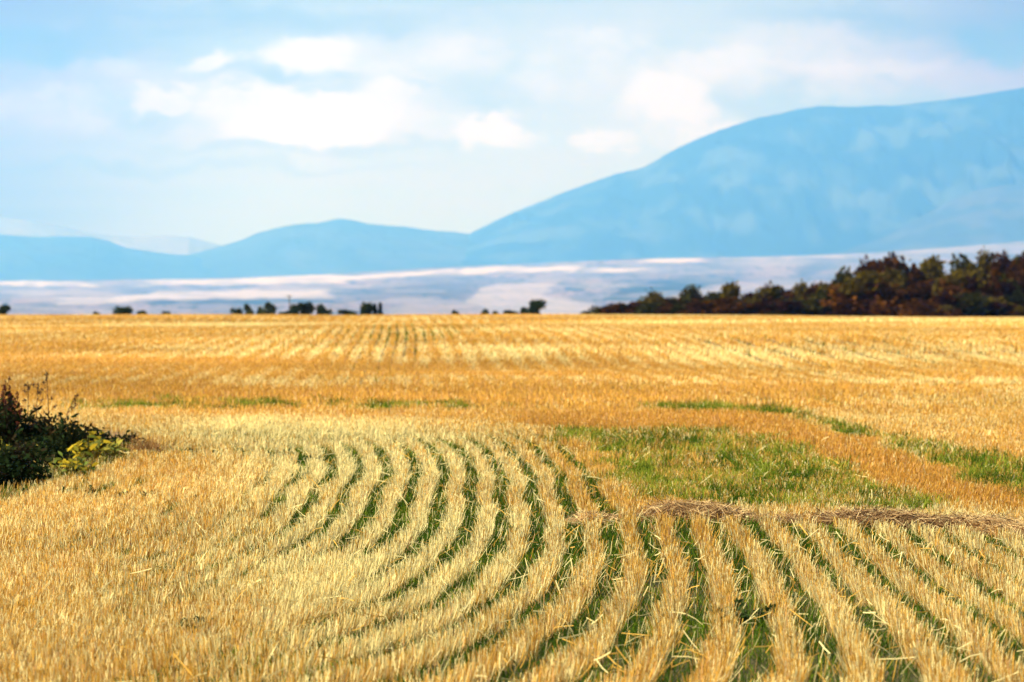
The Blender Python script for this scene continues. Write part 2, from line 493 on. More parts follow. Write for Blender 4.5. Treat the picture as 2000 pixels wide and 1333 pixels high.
def make_valley():
    us = np.concatenate([np.linspace(-1.2, -.27, 40), np.linspace(-.26, .26, 620), np.linspace(.27, 1.2, 40)])
    ys = np.concatenate([750 * np.exp(np.linspace(0, math.log(4900 / 750.), 14)), 5000 * np.exp(np.linspace(0, math.log(18000 / 5000.), 320)), np.linspace(18300, 26500, 24)])
    X = us[None] * ys[:, None]; Y = np.broadcast_to(ys[:, None], X.shape)
    PX = 1000 + FPX * us[None] + 0 * Y
    Z, PY = valley_z(PX, Y)
    n, k = X.shape
    i = np.arange(n - 1)[:, None] * k + np.arange(k - 1)[None]
    F = np.stack([i, i + 1, i + k + 1, i + k], -1).reshape(-1, 4)
    a = PX + 40 * (fbm(PX, PY * 6, 60, 3) - .5) * 2
    b = PY + 5 * (fbm(PX, PY * 5, 70, 8) - .5) * 2 + 3 * (vnoise(PX, PY * 4, 16, 9) - .5)
    nz = fbm(PX * .45, PY * 4, 40, 15)
    grass = np.array([.15, .145, .155]); dry = np.array([.26, .20, .175]); wood = np.array([.022, .045, .022]); scrub = np.array([.17, .16, .12]); pale = np.array([.50, .44, .39])
    c = grass + (dry - grass) * ss(nz, .4, .65)[..., None]
    sc = ss(fbm(PX * .6, PY * 5, 26, 25), .58, .72)[..., None] * .7
    c = c * (1 - sc) + scrub * sc

    def lay(mask, colour):
        nonlocal c
        mk = mask[..., None]; c = c * (1 - mk) + colour * mk

    fray = .60 + .6 * ss(fbm(PX * .35, PY * 5, 22, 77), .36, .56)

    def strip(pts, th, x0, x1, soft=2.0):
        cy = px_lerp(a, pts)
        return np.clip(fray, 0, 1) * (1 - ss(np.abs(b - cy), th - soft, th + soft)) * ss(a, x0 - 25, x0 + 15) * (1 - ss(a, x1 - 15, x1 + 25))

    def poly(pts):
        return inpoly(a, b, pts).astype(float)
    # woods and scrub
    lay(.95 * strip([(280, 592), (640, 584)], 8, 300, 650), wood)
    lay(.5 * strip([(640, 578), (900, 566)], 13, 630, 930, 5), wood)
    lay(.9 * poly([(1185, 588), (1225, 562), (1300, 549), (1395, 539), (1460, 546), (1405, 560), (1345, 572), (1290, 592)]), wood)
    lay(.75 * poly([(1085, 558), (1130, 556), (1150, 566), (1180, 578), (1150, 574), (1110, 570)]), wood)
    lay(.55 * strip([(1560, 531), (1650, 520)], 7, 1565, 1640), wood)
    lay(.5 * strip([(0, 572), (200, 568)], 6, 0, 170, 4), scrub)
    lay(.55 * strip([(0, 600), (300, 602)], 7, 0, 250, 4), scrub * .7)
    lay(.5 * strip([(800, 585), (1000, 582)], 5, 700, 930, 4), scrub * .6)
    lay(.4 * strip([(1300, 520), (1640, 512)], 5, 1330, 1640, 4), scrub)
    hedge = ss(vnoise(PX, PY * 7, 9, 71) * .6 + fbm(PX * .5, PY * 6, 30, 72) * .6, .72, .82)
    lay(.7 * hedge, wood)
    lay(.6 * ss(vnoise(PX, PY * 3.2, 10, 74) * .75 + vnoise(PX, PY, 60, 75) * .35, .74, .84), wood)
    lay(.45 * ss(vnoise(PX * .4, PY * 5, 11, 76), .66, .80), scrub * .5)
    band = ss(fbm(PX * .10, PY * 2.2, 9, 73, 2), .56, .64)
    lay(.38 * band, pale * .7)
    # pale stubble and bare fields
    lay(1.0 * strip([(0, 551), (200, 556)], 3.5, -300, 205), pale)
    lay(1.0 * strip([(250, 553), (450, 551), (640, 547)], 7, 290, 660), pale)
    lay(1.0 * strip([(600, 546), (760, 539), (1000, 526), (1140, 523)], 5, 640, 1135), pale)
    lay(.9 * strip([(90, 592), (220, 588), (300, 577), (420, 575), (640, 571)], 7, 110, 640, 3), pale * .92)
    lay(.5 * strip([(60, 577), (160, 574)], 5, 40, 110, 3), pale * .8)
    lay(1.0 * strip([(1150, 527), (1270, 525)], 4, 1165, 1262), pale)
    lay(1.0 * strip([(1250, 507), (1370, 506)], 6, 1258, 1362, 1.2), pale * 1.08)
    lay(.5 * poly([(905, 582), (955, 560), (1060, 556), (1090, 562), (1060, 576), (1160, 590), (1190, 616), (1000, 616)]), pale * .85)
    lay(.35 * poly([(750, 616), (800, 588), (880, 582), (960, 590), (1000, 616)]), pale * .6)
    lay(.7 * strip([(1440, 503), (1660, 499)], 4, 1440, 1650), pale * .75)
    lay(.5 * strip([(1640, 500), (1900, 486), (2400, 455)], 6, 1640, 2400, 4), pale * .7)
    lay(.6 * strip([(1250, 596), (1340, 578), (1480, 560)], 6, 1230, 1480, 3), pale * .7)
    o = mesh_obj('valley_plain', np.stack([X, Y, Z], -1).reshape(-1, 3), F, M_valley, None, c.reshape(-1, 3), True)
    tag(o, 'wide hazy valley of pale fields and dark woods below the hills', 'valley', kind='structure')


make_valley()


def make_hill(name, label, sil, D, W, Wb, seed, colour, pale, rough=0.07, step=5):
    """a range with crest line sil (frame pixels seen from the field) at D metres, slopes W in front and Wb behind"""
    x0, x1 = sil[0][0], sil[-1][0]
    px = np.arange(x0, x1 + step, step, float)
    t = np.concatenate([np.linspace(-1, 0, 70), np.linspace(0, 1, 16)[1:]])
    PX, T = np.meshgrid(px, t)
    py = px_lerp(px, sil) + 2.0 * (fbm(px, px * 0 + seed, 40, seed) - .5) + 1.2 * (vnoise(px, px * 0, 9, seed) - .5)
    Dx = px_lerp(px, D) if isinstance(D, list) else np.full(len(px), float(D))
    Hr = EYE - (py - HOR) / FPX * Dx
    Y = Dx[None] + np.where(T < 0, T * W, T * Wb)
    X = (PX - 1000) / FPX * Y
    foot = EYE - (px_lerp(px, BASELINE) + 16 - HOR) / FPX * (Dx - W)
    foot = np.minimum(foot, Hr - 15)
    f = 1 - np.abs(T) ** 1.15
    spur = fbm(PX * 1.0 + T * 60, T * 300, 95, seed + 3, 5)
    ridged = 1 - np.abs(spur - .5) * 4
    amp = np.clip(np.abs(T) * 5, 0, 1) * np.clip((1 - np.abs(T)) * 4, 0, 1)
    Z = foot[None] + (Hr - foot)[None] * np.clip(f + rough * amp * (ridged - .75), 0, 1.0)
    Z = np.where(np.abs(T) < 1e-9, Hr[None], Z)
    n, k = PX.shape
    i = np.arange(n - 1)[:, None] * k + np.arange(k - 1)[None]
    F = np.stack([i, i + 1, i + k + 1, i + k], -1).reshape(-1, 4)
    nz = fbm(PX * .9 + T * 60, T * 520 + PX * .35, 60, seed + 9, 6)
    m = ss(nz, .44, .70)[..., None]
    c = np.array(colour) * (1 - m) + np.array(pale) * m
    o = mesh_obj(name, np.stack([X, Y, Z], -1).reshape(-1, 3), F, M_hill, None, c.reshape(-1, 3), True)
    tag(o, label, 'hill', kind='structure')


make_hill('mountain', 'long blue mountain rising to the right behind the valley',
          [(700, 548), (800, 534), (860, 512), (890, 480), (920, 456), (1000, 416), (1100, 376), (1200, 341), (1255, 328), (1320, 291), (1400, 256), (1480, 231), (1560, 214), (1600, 207),
           (1660, 209), (1750, 206), (1850, 196), (2000, 171), (2200, 150), (2500, 170), (3000, 260), (3600, 420)],
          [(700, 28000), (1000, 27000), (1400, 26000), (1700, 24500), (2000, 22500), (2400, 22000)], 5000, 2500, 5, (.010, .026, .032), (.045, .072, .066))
make_hill('foothill', 'smooth foothill spur in front of the big mountain',
          [(1560, 506), (1650, 490), (1720, 466), (1800, 423), (1850, 396), (1900, 374), (1950, 363), (2000, 359), (2080, 362), (2200, 390), (2400, 430)],
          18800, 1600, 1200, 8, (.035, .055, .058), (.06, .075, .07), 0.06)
make_hill('hill', 'double topped pale blue hill in the gap beside the mountain',
          [(250, 545), (340, 505), (440, 479), (470, 470), (500, 456), (540, 445), (580, 438), (620, 436), (645, 431), (665, 427), (690, 430), (720, 437), (760, 441), (800, 444), (850, 451), (910, 456), (1000, 470), (1120, 500)],
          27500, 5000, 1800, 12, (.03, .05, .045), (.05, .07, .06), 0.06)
make_hill('low_hill', 'low rounded blue hill at the far left of the valley',
          [(-900, 470), (-400, 440), (-100, 455), (0, 458), (60, 463), (110, 462), (180, 463), (210, 470), (240, 483), (300, 493), (380, 500), (470, 530)],
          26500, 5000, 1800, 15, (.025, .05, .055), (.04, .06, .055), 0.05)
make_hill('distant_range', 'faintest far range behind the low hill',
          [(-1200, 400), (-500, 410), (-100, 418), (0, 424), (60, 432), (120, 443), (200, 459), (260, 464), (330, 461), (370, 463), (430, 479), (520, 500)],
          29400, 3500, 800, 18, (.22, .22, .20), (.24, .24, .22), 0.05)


# ------------------------------------------------------------------ haze: the valley air
def make_haze():
    x0, x1, y0, y1, z0, z1 = -48000, 48000, -320, 30700, -220, 2300
    v = [(x, y, z) for x in (x0, x1) for y in (y0, y1) for z in (z0, z1)]
    f = [(0, 1, 3, 2), (4, 6, 7, 5), (0, 4, 5, 1), (2, 3, 7, 6), (0, 2, 6, 4), (1, 5, 7, 3)]
    m = bpy.data.materials.new('haze_air'); m.use_nodes = True
    nt = m.node_tree; nt.nodes.clear()
    pv = nt.nodes.new('ShaderNodeVolumePrincipled')
    pv.inputs['Color'].default_value = (.11, .41, 1.0, 1)
    pv.inputs['Absorption Color'].default_value = (1, 1, 1, 1)
    pv.inputs['Density'].default_value = 0.95e-4
    pv.inputs['Anisotropy'].default_value = 0.3
    out = nt.nodes.new('ShaderNodeOutputMaterial')
    nt.links.new(pv.outputs[0], out.inputs['Volume'])
    o = mesh_obj('haze', v, f, m)
    tag(o, 'blue haze in the air over the whole valley', 'haze', kind='stuff')


make_haze()


# ------------------------------------------------------------------ stubble, weeds, loose straw
def blade_mesh(x, y, h, w, yaw, lx, ly, col, tip=0.7, z0=-0.01):
    """upright blades as quads: base (x, y) on the ground, height h, width w, lean offset (lx, ly) at the tip"""
    n = len(x); z = ground_z(x, y) + z0
    cx, sx = np.cos(yaw) * w / 2, np.sin(yaw) * w / 2
    V = np.empty((n, 4, 3), np.float32)
    V[:, 0] = np.stack([x - cx, y - sx, z], -1); V[:, 1] = np.stack([x + cx, y + sx, z], -1)
    V[:, 2] = np.stack([x + lx + cx * tip, y + ly + sx * tip, z + h], -1)
    V[:, 3] = np.stack([x + lx - cx * tip, y + ly - sx * tip, z + h], -1)
    return V.reshape(-1, 3), np.arange(n * 4, dtype=np.int32).reshape(-1, 4), np.repeat(col, 4, axis=0)


def scatter(y0, y1, dens):
    """random spots over the part of the field that can be seen from beside the camera"""
    hw = lambda y: 0.2118 * y * 1.22 + 1.3
    area = 0.5 * (y1 - y0) * 2 * (hw(y0) + hw(y1))
    n = int(area * dens)
    y = np.sqrt(rng.random(n) * (y1 ** 2 - y0 ** 2) + y0 ** 2)
    x = (rng.random(n) * 2 - 1) * hw(y)
    return x, y


GOLD = np.array([.69, .40, .070]); AMBER = np.array([.54, .265, .040]); CREAM = np.array([.92, .77, .315]); PINKISH = np.array([.68, .40, .16])
CREAMZONE = P((300, 822), (600, 828), (860, 838), (1000, 880), (1060, 905), (1090, 960), (1085, 1060), (1010, 1130), (900, 1220), (760, 1280), (560, 1290), (480, 1200), (540, 1080), (520, 960), (480, 900))


def straw_colour(x, y, off, u, far, gapn):
    n = len(x)
    xw, yw = warp(x, y, 0.35)
    cz = 0
    for q in range(7):
        cz = cz + inpoly(x + .45 * math.cos(q * 2.4) * (q / 6) ** .5 * 1.6, y + 1.6 * math.sin(q * 2.4) * (q / 6) ** .5 * 1.6, CREAMZONE) / 7.0
    cream = 0.15 + 0.66 * cz * (.55 + .8 * fbm(x, y * .6, 1.2, 86))
    cream = np.where((u > 1.15) & (far < .5) & (y < 21), .10 + .25 * ss(u, 1.5, 2.3), cream)
    cream = cream + 0.30 * np.clip(np.abs(off) - .45, 0, 1) * (far < .5)
    cream = cream + 0.8 * (fbm(x, y * .5, 2.4, 81) - .5) + .35 * (fbm(x, y, .5, 82) - .5)
    amber_band = ss(y, 36, 43) * (1 - ss(y, 58, 74)) * (1 - ss(x, 2, 9))  # band with fewer cream and more amber stems
    cream = cream - .30 * amber_band
    # cream streaks across the far field
    cream = cream + far * (0.50 * ss(fbm(x * .35, y, 9.0, 83), .48, .68) + 0.02 + .5 * (fbm(x, y, 4.0, 87) - .5))
    xf = x + 0.045 * y + 0.05 * np.sin(y / 7.0)
    f2 = xf / .56 - np.floor(xf / .56)
    cream = cream + far * (.46 * ss(np.abs(f2 - .5), .12, .38) - .24) * ss(y, 36, 48) * (.4 + .9 * vnoise(x * .4, y * .25, 2.0, 89))  # alternate rows tinted in place of shading on the row ridges
    cream = cream - 0.25 * inpoly(xw, yw, STRIP)
    k = (rng.random(n) < np.clip(cream, 0.02, .95))
    base = np.where((rng.random(n) < .34 + .12 * amber_band + .4 * (fbm(x, y, 1.4, 84) - .5))[:, None], AMBER, GOLD)
    base = np.where((inpoly(xw, yw, STRIP) & (rng.random(n) < .5))[:, None], AMBER, base)
    base = np.where((rng.random(n) < .12)[:, None], PINKISH, base)
    c = np.where(k[:, None], CREAM, base)
    return c * ((0.76 + .42 * rng.random(n)) * (.66 + .68 * fbm(x * .5, y * .7, 5.0, 88)) * np.where((rng.random(n) < .16) & (y < 34), .62, 1.04))[:, None]


def make_stubble():
    Vs, Fs, Cs = [], [], []
    nv = 0
    for (y0, y1, dens, wid, hs) in ((10.3, 17, 3600, .0042, .118), (17, 25, 2600, .0052, .115), (25, 36, 1500, .0072, .115), (36, 60, 560, .011, .115), (60, 100, 190, .020, .12), (100, 146, 85, .036, .12)):
        x, y = scatter(y0, y1, dens)
        gapn, green, thin, off, u, far = row_state(x, y)
        p = 1 - 0.97 * gapn
        clump = ss(fbm(x, y, .22, 91, 3), .50, .66)
        streak = ss(np.abs(((x - .06 * y) / .30) % 1 - .5), .30, .42) * ss(fbm(x, y * .4, .8, 92), .40, .60)
        p = p * (1 - thin * (1 - np.clip(.30 * clump + .42 * streak, 0, .7)))
        p = p * np.where(far > .5, 1 - .45 * green * (green > .25), 1)
        p = p * (1 - 0.9 * weed_clear(x, y)) * (1 - .93 * windrow_clear(x, y))
        k = rng.random(len(x)) < p
        x, y, off, u, far, gapn, thin = x[k], y[k], off[k], u[k], far[k], gapn[k], thin[k]
        n = len(x)
        h = hs * (.72 + .5 * rng.random(n)) * (.82 + .36 * fbm(x, y, .8, 93))
        h = h * np.where(thin > .3, .95, 1)
        yaw = rng.random(n) * np.pi
        sp = np.where(far < .5, 1, .5)
        edge = np.clip(np.abs(off) - .25, 0, 1) * np.sign(off)
        lx = h * (.14 * rng.normal(size=n) + .22 * edge * sp + .95 * edge * sp * (rng.random(n) < .22) * (y < 30) * rng.random(n))
        ly = h * (.17 * rng.normal(size=n))
        lx = lx + h * .25 * (fbm(x, y, .9, 95) - .5) * 2
        c = straw_colour(x, y, off, u, far, gapn)
        V, F, Cc = blade_mesh(x, y, h, wid * (.7 + .6 * rng.random(n)), yaw, lx, ly, c, .75)
        Vs.append(V); Fs.append(F + nv); Cs.append(Cc); nv += len(V)
    o = mesh_obj('wheat_stubble', np.concatenate(Vs), np.concatenate(Fs), M_straw, None, np.concatenate(Cs))
    tag(o, 'golden wheat stubble standing in curved drill rows over the field', 'stubble', kind='stuff')


WEEDS_AREA = P((-260, 850), (0, 840), (90, 846), (150, 862), (200, 880), (250, 888), (250, 905), (215, 925), (150, 945), (80, 968), (0, 1000), (-300, 1060))


WLINE = np.array(P((1118, 1028), (1180, 1026), (1240, 1020), (1290, 1015), (1400, 1019), (1500, 1024), (1650, 1031), (1800, 1036), (1950, 1050), (2100, 1066), (2350, 1095)))


def windrow_clear(x, y):
    yl = np.interp(x, WLINE[:, 0], WLINE[:, 1])
    wob = .5 * (fbm(x, y * 0, .35, 71) - .5)
    return ((y > yl - .28 + wob) & (y < yl + .15) & (x > WLINE[2, 0])).astype(float)


def weed_clear(x, y):
    xw, yw = warp(x, y, 0.12)
    return inpoly(xw, yw, WEEDS_AREA).astype(float)


def make_weeds():
    Vs, Fs, Cs = [], [], []
    nv = 0
    G1, G2, G3 = np.array([.042, .085, .006]), np.array([.13, .19, .012]), np.array([.27, .29, .03])
    for (y0, y1, dens, wid, hs) in ((10.3, 17, 2200, .006, .070), (17, 25, 1900, .0075, .08), (25, 40, 800, .011, .085), (40, 60, 110, .02, .10), (60, 100, 40, .04, .13), (100, 140, 18, .07, .15)):
        x, y = scatter(y0, y1, dens)
        gapn, green, thin, off, u, far = row_state(x, y)
        k = rng.random(len(x)) < np.maximum(green * 1.05, .9 * weed_clear(x, y))
        x, y, th = x[k], y[k], thin[k]
        n = len(x)
        h = hs * (.5 + .9 * rng.random(n)) * (.7 + .7 * fbm(x, y, .4, 97)) * np.where(th > .3, 1.25, .75)
        lx, ly = h * .5 * rng.normal(size=n), h * .45 * rng.normal(size=n)
        mixv = np.clip((fbm(x, y, .42, 99) - .5) * 1.7 + .5 + .18 * rng.normal(size=n), 0, 1)
        q = mixv + np.where(th > .3, .14, -.24)  # weeds in the gaps tinted darker to deepen the shade between rows
        c = np.where((q < .52)[:, None], G1, np.where((q < .80)[:, None], G2, G3)) * (.7 + .6 * rng.random(n))[:, None]
        V, F, Cc = blade_mesh(x, y, h, wid * (.6 + .9 * rng.random(n)), rng.random(n) * np.pi, lx, ly, c, .35)
        Vs.append(V); Fs.append(F + nv); Cs.append(Cc); nv += len(V)
    o = mesh_obj('green_weeds', np.concatenate(Vs), np.concatenate(Fs), M_grass, None, np.concatenate(Cs))
    tag(o, 'short green weeds growing between the stubble rows and in bare patches', 'weeds', kind='stuff')


def ribbon_strands(cx, cy, cz, dirs, L, w, col, sag):
    """flat straws with one bend, 2 quads each"""
    n = len(cx)
    D = dirs / np.linalg.norm(dirs, axis=1)[:, None]
    S = np.cross(D, np.array([0, 0, 1.0])); S /= np.linalg.norm(S, axis=1)[:, None] + 1e-9
    a = rng.random(n) * np.pi
    Nn = np.cross(S, D)
    S = S * np.cos(a)[:, None] + Nn * np.sin(a)[:, None]
    Pc = np.stack([cx, cy, cz], -1)
    V = np.empty((n, 6, 3), np.float32)
    for i, t in enumerate((-.5, 0, .5)):
        c = Pc + D * (L * t)[:, None]; c[:, 2] += sag * (0 if t else 1)
        V[:, 2 * i] = c - S * (w / 2)[:, None]; V[:, 2 * i + 1] = c + S * (w / 2)[:, None]
    b = np.arange(n)[:, None, None] * 6
    F = (b + np.array([[0, 1, 3, 2], [2, 3, 5, 4]])[None]).reshape(-1, 4)
    return V.reshape(-1, 3), F, np.repeat(col, 6, axis=0)


def make_loose_straw():
    x, y = scatter(10.3, 32, 62)
    gapn, green, thin, off, u, far = row_state(x, y)
    k = rng.random(len(x)) < np.clip(.50 * gapn + .25 * thin + .04, 0, 1)
    x, y = x[k], y[k]; n = len(x)
    L = .07 + .13 * rng.random(n)
    tilt = np.abs(rng.normal(size=n)) * .5
    th = np.where(rng.random(n) < .5, rng.normal(size=n) * .5 + np.pi / 2, rng.random(n) * np.pi * 2)
    d = np.stack([np.cos(th), np.sin(th), tilt * np.sign(rng.normal(size=n))], -1)
    z = ground_z(x, y) + .02 + .07 * rng.random(n) + np.abs(np.sin(np.arctan(tilt))) * L * .4
    c = np.where((rng.random(n) < .6)[:, None], CREAM * .95, GOLD) * (.7 + .45 * rng.random(n))[:, None]
    V, F, Cc = ribbon_strands(x, y, z, d, L, .0032 + .0025 * rng.random(n) + .0001 * y, c, .006 * rng.normal(size=n))
    o = mesh_obj('loose_straw', V, F, M_straw, None, Cc)
    tag(o, 'loose cut straws lying crosswise over the green gaps between rows', 'loose straw', kind='stuff')


make_stubble()
make_weeds()
make_loose_straw()


# ------------------------------------------------------------------ the raked line of straw
def make_windrow():
    line = WLINE
    s = np.concatenate(([0], np.cumsum(np.linalg.norm(np.diff(line, axis=0), axis=1))))
    tot = s[-1]
    at = lambda q: (np.interp(q, s, line[:, 0]), np.interp(q, s, line[:, 1]))
    root = bpy.data.objects.new('straw_windrow', None)
    x0, y0 = at(tot * .45)
    root.location = (x0, y0, float(ground_z(x0, y0)))
    COL.objects.link(root)
    tag(root, 'long low windrow of raked brown straw lying across the rows', 'windrow')
    org = np.array(root.location)
    full = lambda q: (0.52 + 1.3 * (vnoise(q, q * 0, .55, 3) - .45) + .9 * (vnoise(q, q * 0, .16, 4) - .5)) * np.clip(.35 + q / 1.2, 0, 1)
    # core mound, coloured near black for the shaded gaps beneath the straw
    qs = np.linspace(0, tot, 260); ths = np.linspace(0, np.pi, 9)
    cx, cy = at(qs)
    f = np.clip(full(qs), .12, 1)
    hw = .06 + .07 * f; hh = .012 + .05 * f
    V = []
    for j, t in enumerate(ths):
        rr = .85 + .3 * vnoise(qs, qs * 0 + j, .09, 8)
        V.append(np.stack([cx + 0 * cx, cy + np.cos(t) * hw * rr, ground_z(cx, cy) - .01 + np.sin(t) * hh * rr], -1))
    V = np.stack(V, 1)
    n, k = V.shape[:2]
    i = np.arange(n - 1)[:, None] * k + np.arange(k - 1)[None]
    F = np.stack([i, i + k, i + k + 1, i + 1], -1).reshape(-1, 4)
    mesh_obj('shaded_core', V.reshape(-1, 3) - org, F, M_core_shade, root, np.full((n * k, 3), (.05, .022, .010)), True)
    # straws
    N = 20000
    q = rng.random(N) * tot
    keep = rng.random(N) < np.clip(.15 + .6 * full(q), 0, 1)
    q = q[keep]; N = len(q)
    cx, cy = at(q); f = np.clip(full(q), .12, 1)
    t = rng.random(N) * np.pi
    out = .70 + .50 * rng.random(N) + (rng.random(N) < .16) * rng.random(N) * 1.4
    X = cx + rng.normal(size=N) * .03; Y = cy + np.cos(t) * (.08 + .08 * f) * out
    Z = ground_z(X, Y) + .008 + np.sin(t) * (.02 + .085 * f) * np.minimum(out, 1.25)
    a = rng.normal(size=N) * .95
    d = np.stack([np.cos(a), np.sin(a) * 1.0, rng.normal(size=N) * .35], -1)
    c = np.array([[.46, .29, .12], [.24, .13, .055], [.70, .50, .22], [.07, .03, .015]])[rng.choice(4, N, p=[.36, .26, .20, .18])] * (.75 + .5 * rng.random(N))[:, None]
    c = np.where((rng.random(N) < .55 * ss(vnoise(q, q * 0, .8, 6), .45, .7))[:, None], np.array([.74, .52, .22]), c)
    V, F, Cc = ribbon_strands(X, Y, Z, d, (.10 + .2 * rng.random(N)), .0034 + .0025 * rng.random(N), c, .022 * rng.normal(size=N))
    mesh_obj('straw', V - org, F, M_straw, root, Cc)


make_windrow()


# ------------------------------------------------------------------ trees
def rnd_unit(n):
    v = rng.normal(size=(n, 3)); return v / np.linalg.norm(v, axis=1)[:, None]


OLIVE, BROWN, MAROON, RUST, DGREEN, YGREEN = (.076, .054, .005), (.048, .018, .002), (.026, .008, .002), (.105, .040, .004), (.032, .030, .004), (.12, .10, .012)


def make_tree(name, height, radius, cols, nleaf=2300, lobes=26, low=0.12, leaf=.17, shape='round', gap=0.0):
    """a trunk with limbs and a crown of small leaves gathered in clumps; radius and height in metres; returns its Empty"""
    root = bpy.data.objects.new(name, None); COL.objects.link(root)
    tb = MB()
    lean = rng.normal(size=2) * .06 * height
    tp = np.array([(lean[0] * t * t, lean[1] * t * t, height * .85 * t - .1) for t in np.linspace(0, 1, 7)])
    tb.tube(tp, np.linspace(.05, .012, 7) * height * .42, 7, (.055, .040, .028))
    cen = []
    for i in range(lobes):
        z = low + (1 - low) * rng.random()
        if shape == 'cone': rr = radius * (1.05 - z) * .95
        elif shape == 'vase': rr = radius * (.35 + .75 * z) * (1 if z < .85 else .7)
        else: rr = radius * math.sqrt(max(.05, 1 - ((z - .5) / .56) ** 2))
        a = rng.random() * 2 * np.pi; q = rr * rng.random() ** .45
        cen.append((q * math.cos(a) + lean[0] * z, q * math.sin(a) + lean[1] * z, z * height * .94))
    cen = np.array(cen)
    for c in cen[::2]:
        t0 = np.clip(c[2] / height * .62, .08, .8)
        b = np.array([lean[0] * t0 ** 2, lean[1] * t0 ** 2, height * .85 * t0])
        mid = (b + c) / 2 + np.array([0, 0, .05 * height])
        tb.tube([b, mid, c], [.012 * height * .5, .008 * height * .5, .003 * height * .5], 5, (.06, .042, .03))
    tb.build('trunk', M_bark, root, True)
    cb = MB()
    cols = np.array(cols, float)
    ci = rng.choice(len(cols), lobes)
    k = rng.integers(0, lobes, nleaf)
    sz = (radius * (.28 + .30 * rng.random(lobes))) if shape != 'cone' else radius * (.16 + .2 * rng.random(lobes))
    dirv = rnd_unit(nleaf); rad = rng.random(nleaf) ** .5
    stretch = np.array([1, 1, 1.0 if shape != 'vase' else 1.1])
    Pp = cen[k] + dirv * (sz[k] * rad)[:, None] * stretch
    Pp[:, 2] = np.maximum(Pp[:, 2], .02)
    # a few twigs of leaves stick out
    tw = rng.random(nleaf) < .06
    Pp[tw] += dirv[tw] * (radius * .16)
    D = dirv * .5 + rnd_unit(nleaf); Nn = rnd_unit(nleaf)
    cc = cols[ci[k]] * (.65 + .7 * rng.random(nleaf))[:, None]
    sc = leaf * (.6 + .8 * rng.random(nleaf))
    cb.leaves(Pp, D, Nn, sc * 1.25, sc * .8, cc, .15)
    cb.build('crown', M_tree, root)
    return root


def dup(root):
    r = root.copy(); COL.objects.link(r)
    for ch in root.children:
        c = ch.copy(); COL.objects.link(c); c.parent = r
    return r


KINDS = {
    'maroon': [dict(cols=[MAROON, DGREEN, BROWN, OLIVE], shape='round', lobes=16), dict(cols=[MAROON, BROWN, DGREEN], shape='round', lobes=20), dict(cols=[BROWN, DGREEN, MAROON], shape='vase', lobes=15)],
    'olive': [dict(cols=[OLIVE, OLIVE, BROWN, DGREEN], shape='vase', lobes=17), dict(cols=[OLIVE, BROWN, DGREEN], shape='vase', lobes=14), dict(cols=[OLIVE, OLIVE, YGREEN, BROWN], shape='round', lobes=15)],
    'dark': [dict(cols=[DGREEN, MAROON, BROWN], shape='vase', lobes=15), dict(cols=[BROWN, DGREEN, MAROON], shape='round', lobes=22)],
    'rust': [dict(cols=[RUST, BROWN, BROWN, OLIVE], shape='round', lobes=26), dict(cols=[RUST, RUST, BROWN], shape='round', lobes=18)],
    'green': [dict(cols=[DGREEN, OLIVE, DGREEN], shape='round', lobes=24)],
}
PROTO_H, PROTO_R = 5.0, 1.75
cache = {}
count_use = {}


def place_tree(name, label, cat, kind, px, top, wpx, dist, group, variant=None):
    """px: where it stands across the frame, top: its tip, wpx: its spread, all in frame pixels at dist metres"""
    i = count_use.get(kind, 0); count_use[kind] = i + 1
    v = (i if variant is None else variant) % len(KINDS[kind])
    key = (kind, v)
    if key not in cache:
        o = cache[key] = make_tree(name, PROTO_H, PROTO_R, nleaf=5200, leaf=.27, **KINDS[kind][v])
    else:
        o = dup(cache[key])
    o.name = name
    x = (px - 1000) / FPX * dist
    zg = float(ground_z(x, dist)) - .05
    ztop = EYE - (top - HOR) / FPX * dist
    h = ztop - zg; r = wpx / 2 / FPX * dist
    o.location = (x, dist, zg)
    o.scale = (r / PROTO_R * 1.06, r / PROTO_R * 1.06, h / PROTO_H * .93)
    o.rotation_euler = (0, 0, rng.random() * 6.28)
    tag(o, label, cat, group)
    return o


